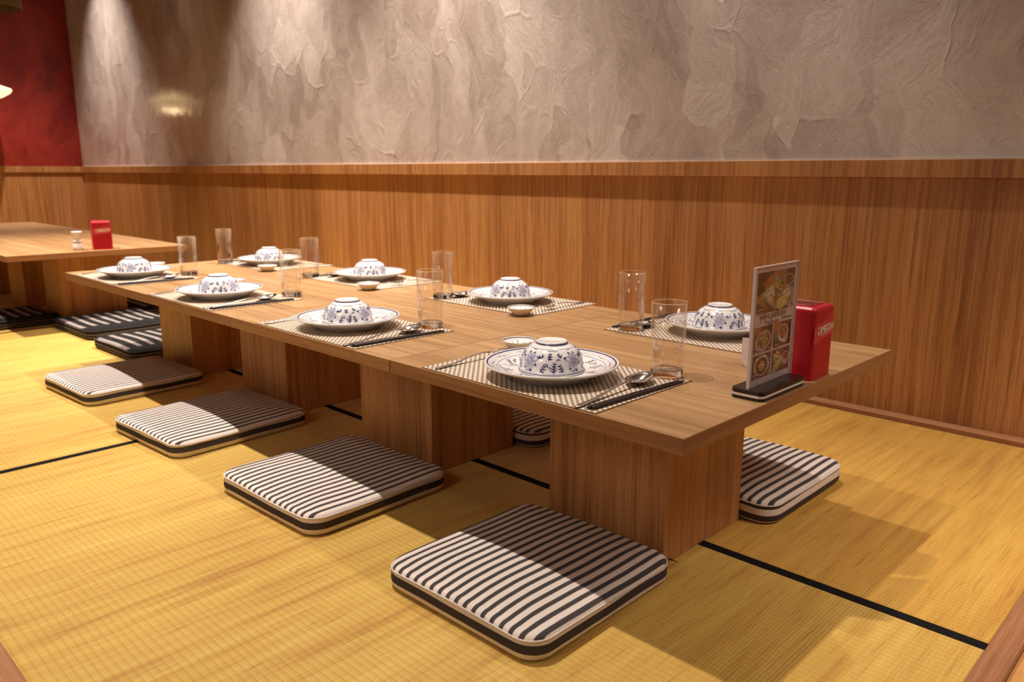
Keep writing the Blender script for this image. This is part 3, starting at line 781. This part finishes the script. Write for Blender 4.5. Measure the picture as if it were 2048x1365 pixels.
    def caption(u, v, w, n, c='white'):
        q = random.Random(int(u * 1000 + v * 77))
        for j in range(n):
            x = u
            while x < u + w * (1 - .2 * j):
                k = q.uniform(.012, .026); poly([(x, v - j * .021), (x + k, v - j * .021), (x + k, v - j * .021 + (.012 if j == 0 else .007)), (x, v - j * .021 + (.012 if j == 0 else .007))], c); x += k + .006
    caption(.085, .645, .17, 2, 'lilac')
    # heading in Khmer script
    def glyphs(seq, u, v, sz, bold=.012):
        pen = 0.0
        for ch, dx, dy, k, adv in seq:
            vs, fs = text_poly(ch, 1, 1, bold)
            if vs:
                pts = [((pen + dx + x * k) * sz, (dy + y * k) * sz) for x, y in vs]
                ctr[0] += 1; x_ = .00004 + ctr[0] * .0000013
                s.add([(x_, Y(u) + a, Z(v) + b) for a, b in pts], fs, ix['ink'])
            pen += adv
    W_ = .64
    seq = [('\u1798', 0, 0, 1, 0), ('\u17bb', W_, 0, 1, W_), ('\u1781', 0, 0, 1, .60), ('\u1798', 0, 0, 1, 0), ('\u17a0', .02, -.42, .52, 0), ('\u17bc', W_, -.22, 1, W_), ('\u1794', 0, 0, 1, .92),
           ('\u1794', .10, 0, 1, 0), ('\u179a', -.10, -.40, 1.15, .74), ('\u1785', 0, 0, 1, .60), ('\u17b6', .10, 0, 1, .30), ('\u17c6', .10, 0, 1, 0), ('\u17c2', 0, 0, 1, .36), ('\u1781', 0, 0, 1, .60), ('\u1780', 0, 0, 1, 0), ('\u17bb', W_, 0, 1, W_),
           ('\u1797', 0, 0, .01, 0), ('\u1798', 0, 0, 1, 0), ('\u1797', .04, -.42, .50, W_), ('\u17c8', 0, 0, 1, .3)]
    glyphs(seq, .155, .562, .0142)
    poly([(.345, .512), (.62, .512), (.635, .534), (.36, .534)], 'ink'); caption(.375, .518, .24, 1, 'lilac'); caption(.70, .528, .24, 1, 'ink')
    B = Photo(.055, .485, .285, .505, 'brown'); B.poly([(.0, .8), (.30, 1.05), (0, 1.1)], 'orange'); B.ell(.08, .98, .30, .26, 'orange'); B.ell(.95, .95, .25, .2, 'darkbrown')
    B.ell(.5, .43, .46, .40, 'lilac', .5); B.ell(.52, .46, .36, .31, 'soup', .5); B.bits(40, .5, .48, .12, .12, .03, .08, ['gold', 'green', 'tan', 'cream', 'dkgreen'], 21)
    for i in range(6): B.poly([(.42 + .04 * i, .2), (.45 + .04 * i, .2), (.56 + .03 * i, .85), (.53 + .03 * i, .85)], ['gold', 'lemon', 'soup'][i % 3])
    B.poly([(0, 0), (.5, 0), (.1, .12), (0, .16)], 'plum')
    C = Photo(.525, .955, .285, .505, 'brown'); C.ell(.10, .95, .32, .34, 'tan'); C.ell(.08, .97, .28, .30, 'orange'); C.poly([(.55, 1), (1, 1), (1, .55)], 'plum'); C.poly([(0, 0), (0, .55), (.35, .3), (.3, 0)], 'dkgreen'); C.ell(.13, .48, .04, .14, 'lilac', .2)
    C.ell(.55, .52, .31, .36, 'white'); C.poly([(.5, .22), (.8, .32), (.72, .08), (.52, .14)], 'white'); C.ell(.54, .56, .25, .28, 'soup'); C.bits(14, .54, .54, .10, .10, .03, .07, ['tan', 'cream', 'gold'], 22); C.poly([(.3, 0), (1, .06), (1, .2), (.7, .12)], 'plum')
    D = Photo(.055, .485, .060, .265, 'plum'); D.poly([(.8, 0), (1, 0), (1, .4)], 'tan')
    for i in range(16): g = 2 * PI * i / 16; D.ell(.50 + .33 * math.cos(g), .52 + .36 * math.sin(g), .10, .10, 'lilac' if i % 3 else 'white')
    D.ell(.5, .5, .33, .36, 'dkgreen'); D.bits(30, .5, .5, .17, .17, .03, .07, ['dkgreen', 'green'], 23); D.ell(.5, .5, .17, .22, 'salmon'); D.bits(22, .5, .5, .08, .1, .03, .06, ['orange', 'salmon', 'red', 'cream'], 24)
    E = Photo(.525, .955, .060, .265, 'plum'); E.poly([(.3, 1), (.7, 1), (.6, .6), (.35, .6)], 'brown'); E.poly([(0, .0), (.08, .25), (.60, .62), (.7, .45), (.25, 0)], 'sage'); E.bits(36, .26, .68, .10, .12, .03, .09, ['green', 'lemon', 'sage', 'cream'], 25); E.bits(16, .44, .72, .06, .06, .04, .08, ['orange', 'salmon', 'red'], 26)
    E.poly([(.2, .22), (.30, .18), (.58, .62), (.48, .64)], 'lemon'); E.poly([(.32, .2), (.38, .2), (.62, .6), (.56, .62)], 'gold'); E.bits(14, .12, .30, .05, .08, .03, .07, ['cream', 'sage', 'green'], 27)
    E.ell(.78, .58, .20, .22, 'white'); E.ell(.78, .60, .16, .17, 'sauce'); E.ell(.76, .60, .07, .08, 'red'); E.poly([(.6, .45), (.95, .42), (.9, .25), (.66, .22)], 'lilac')
    for (u, v) in ((.075, .315), (.40, .300), (.56, .300), (.80, .335), (.075, .090), (.84, .125)): caption(u, v, .10, 2, 'lilac')
    s.build('menu_sheet', cols, t)
menu_sign()

c = thing('table_card', 'small blank white card standing between menu sign and wall side plate', 'card', (-.150, .456, H + .0003), .36)
m = MB()
def leaf(sg, ang):
    w, h, k = .075, .054, .010
    pts = [(.008, 0), (w - .008, 0), (w, .012), (w, h), (0, h), (0, .012)]
    f = lambda u, z, o: (u - .01, sg * ((h - z) * math.tan(ang)) + o, z)
    a = [f(u, z, 0) for u, z in pts]; b = [f(u, z, .0005 * sg) for u, z in pts]; n = len(pts)
    m.add(a + b, [list(range(n)), list(range(n, 2 * n))[::-1]] + [[i, (i + 1) % n, n + (i + 1) % n, n + i] for i in range(n)])
leaf(1, .16); leaf(-1, .16); m.build('card_leaf', 'card', c)

# ------------------------------------------------------------------ red napkin boxes
def napkin_box(label, loc, rz, k=1.0):
    t = thing('napkin_dispenser', label, 'napkin dispenser', loc, rz, 'red napkin dispensers')
    w, d, h = .0425, .044, .132           # half width (y), half depth (x), height
    bm = bmesh.new(); bmesh.ops.create_cube(bm, size=1)
    for v in bm.verts:
        top = v.co.z > 0; s_ = .985 if top else 1.0
        v.co = Vector((v.co.x * 2 * d * s_, v.co.y * 2 * w * s_, h if top else 0))
    ed = [e for e in bm.edges if (e.verts[0].co.z > .01 or e.verts[1].co.z > .01)]
    bmesh.ops.bevel(bm, geom=ed, offset=.009, segments=5, affect='EDGES', profile=.5)
    bm.verts.index_update()
    MB().add([v.co[:] for v in bm.verts], [[v.index for v in f.verts] for f in bm.faces], 0, False).build('dispenser_shell', 'red_plastic', t); bm.free()
    win = MB(); o = rr(.058, .052, .003, 3, 2); n = len(o)
    win.add([(x, y, h + .0001) for x, y in o] + [(x, y, h + .0011) for x, y in o], [list(range(n, 2 * n))] + [[i, (i + 1) % n, n + (i + 1) % n, n + i] for i in range(n)], 0)
    win.build('window', 'red_dark', t)
    fr = MB(); fr.tube([(x * 1.01, y * 1.01, h + .0010) for x, y in o], .0007, 6, closed=True); fr.build('window_rim', 'red_pale', t)
    fx = lambda z: d * (1 - .015 * z / h) + .0003
    L = MB(); L.open = True
    pts = [(-w + .002, .066), (w - .003, .079), (w - .003, .113), (-w + .002, .098)]
    L.add([(fx(z), y, z) for y, z in pts], [[0, 1, 2, 3]])
    pts = [(-w + .022, .104), (w - .003, .1135), (w - .003, .1215)]
    L.add([(fx(z), y, z) for y, z in pts], [[0, 1, 2]])
    lab = L.build('label_film', 'red_pale', t)
    T = MB(); T.open = True
    vs, fs = text_poly('CAMBODIA', .0205, .60, .0006)
    w0 = max(v[0] for v in vs); sc_ = .064 / w0
    T.add([(fx(.09) + .0004, -w + .016 + x * sc_, .0815 + y * (1 - .12 * x / w0) + x * sc_ * .09) for x, y in vs], fs)
    q = random.Random(3); x = -w + .030
    while x < w - .016:
        a = q.uniform(.0012, .0024); zz = .0765 + (x + w) * .09
        T.add([(fx(.08) + .0004, x, zz), (fx(.08) + .0004, x + a, zz), (fx(.08) + .0004, x + a, zz + .0014), (fx(.08) + .0004, x, zz + .0014)], [[0, 1, 2, 3]]); x += a + .0006
    T.build('lettering', 'label_white', lab)
    E = MB(); E.open = True                                             # round emblem on the side wall
    yy = -w - .0001
    def ringf(r0, r1, a0=0, a1=2 * PI, n=40, cx=0., cz=.093):
        vs = []; 
        for i in range(n + 1):
            g = a0 + (a1 - a0) * i / n
            for r in (r0, r1): vs.append((cx + r * math.cos(g), yy, cz + r * math.sin(g)))
        E.add(vs, [[2 * i, 2 * i + 1, 2 * i + 3, 2 * i + 2] for i in range(n)])
    ringf(.0168, .0176); ringf(.0125, .0131)
    for i in range(10): g = 2 * PI * i / 10; ringf(.0016, .0021, 0, 2 * PI, 10, .0148 * math.cos(g), .093 + .0148 * math.sin(g))
    for i in range(5): ringf(.004, .0046, .3, 2.8, 12, -.006 + .003 * i, .087 + .002 * (i % 2))
    E.build('emblem', 'red_pale', t)
    return t
napkin_box('red plastic napkin box with cream lettering beside the menu sign', (-.0535, .4665, H + .0003), 0)
napkin_box('red plastic napkin box with cream lettering on the unlaid table', (-3.492, .426, H + .0003), -.25)

t = thing('toothpick_holder', 'white waisted toothpick holder beside red napkin box on the unlaid table', 'toothpick holder', (-3.503, .322, H + .0003))
MB().lathe([(0, .002), (.018, 0), (.0225, .002), (.0225, .014), (.0195, .028), (.0150, .040), (.0140, .044), (.0150, .048), (.0190, .064), (.0235, .084), (.0240, .086), (.0225, .086), (.0175, .066), (.0130, .047), (.0125, .044), (.0, .042)], 40).build('holder_body', 'white_plastic', t)
MB().lathe([(.0190, .0405), (.0198, .042), (.0190, .0445), (.0148, .0455)], 40).build('collar', 'white_plastic', t)

# ------------------------------------------------------------------ pendant lamps by the red wall
def pendant(x, y, z, prof, mat, label, glow):
    t = thing('pendant_lamp', label, 'lamp', (x, y, z))
    inner = [(max(0, r - .006), zz - .004) for r, zz in prof[::-1]]
    MB().lathe(prof + inner, 40).build('lamp_shade', mat, t)
    top = prof[0][1]
    MB().tube([(0, 0, top), (0, 0, (CEIL - z + top) / 2), (0, 0, CEIL - z)], .005, 8).build('cord', 'cord', t)
    MB().lathe([(0, top - .03), (.012, top - .03), (.022, top - .055), (.026, top - .075), (.018, top - .098), (0, top - .104)], 20).build('bulb', 'bulb' if glow else 'cord', t)
pendant(-6.9, .812, 1.297, [(.012, .150), (.06, .118), (.12, .082), (.182, .062), (.190, .052), (.178, .030), (.13, .0), (.10, -.012)], 'wicker_lit', 'glowing cream woven hat shaped pendant lamp before the red wall', True)
pendant(-5.5, .562, 1.735, [(.03, .26), (.10, .23), (.16, .15), (.192, .06), (.192, .0)], 'wicker_dark', 'dark woven basket pendant lamp hanging high before the red wall', False)

# ------------------------------------------------------------------ light
def spot(x, y, z, power, size=72, blend=1.0, rad=.022, col=(1, .89, .78), aim=None):
    l = bpy.data.lights.new('downlight_or_fill', 'SPOT'); l.energy = power; l.spot_size = math.radians(size); l.spot_blend = blend
    l.shadow_soft_size = rad; l.color = col
    o = bpy.data.objects.new('downlight_or_fill', l); COL.objects.link(o); o.location = (x, y, z)
    if aim: o.rotation_euler = (Vector(aim) - Vector((x, y, z))).to_track_quat('-Z', 'Y').to_euler()
    return o
XS = [-.90, -2.24, -3.58, -4.92, -6.26]
PW = {1.14: [150, 440, 360, 8, 330], -.20: [235, 255, 455, 45, 20], -1.53: [80, 80, 80, 10, 0]}
for y, ps in PW.items():
    for x, p in zip(XS, ps):
        if p: spot(x, y, CEIL - .01, p)
spot(1.30, .90, 2.05, 265, 96, 1.0, .40, (1, .86, .72))          # invented soft fill, out of view, brightening the platform end
spot(-.40, -2.40, 1.75, 42, 56, 1.0, .38, (1, .82, .66), (-.6, .3, .1))   # unseen soft light added to lift the pedestal fronts
l = bpy.data.lights.new('lamp_glow', 'POINT'); l.energy = 1.0; l.color = (1, .72, .40); l.shadow_soft_size = .04
o = bpy.data.objects.new('lamp_glow', l); COL.objects.link(o); o.location = (-6.9, .812, 1.275)

wd = bpy.data.worlds.new('room air'); sc.world = wd; wd.use_nodes = True
wd.node_tree.nodes['Background'].inputs[0].default_value = (1, .72, .53, 1); wd.node_tree.nodes['Background'].inputs[1].default_value = .11

# ------------------------------------------------------------------ camera
cam = bpy.data.cameras.new('camera'); co = bpy.data.objects.new('camera', cam); COL.objects.link(co)
cam.sensor_width = 36; cam.lens = 1581.784 / 2048 * 36; cam.clip_start = .02
yaw, pit, rol = .7731, .2109, .0022
fw = Vector((-math.sin(yaw) * math.cos(pit), math.cos(yaw) * math.cos(pit), -math.sin(pit)))
rt = Vector((math.cos(yaw), math.sin(yaw), 0)); up = rt.cross(fw)
r2 = rt * math.cos(rol) + up * math.sin(rol); u2 = up * math.cos(rol) - rt * math.sin(rol)
co.matrix_world = Matrix((( r2.x, u2.x, -fw.x, .5618), (r2.y, u2.y, -fw.y, -.9211), (r2.z, u2.z, -fw.z, .725), (0, 0, 0, 1)))
cam.dof.use_dof = True; cam.dof.focus_distance = 1.45; cam.dof.aperture_fstop = 6.0
sc.camera = co
sc.cycles.max_bounces = 9; sc.cycles.use_adaptive_sampling = True; sc.cycles.adaptive_threshold = .05; sc.cycles.caustics_refractive = False; sc.cycles.caustics_reflective = False
sc.view_settings.view_transform = 'Standard'; sc.view_settings.look = 'None'; sc.view_settings.gamma = 1; sc.view_settings.exposure = 0.27
sc.view_settings.use_curve_mapping = False
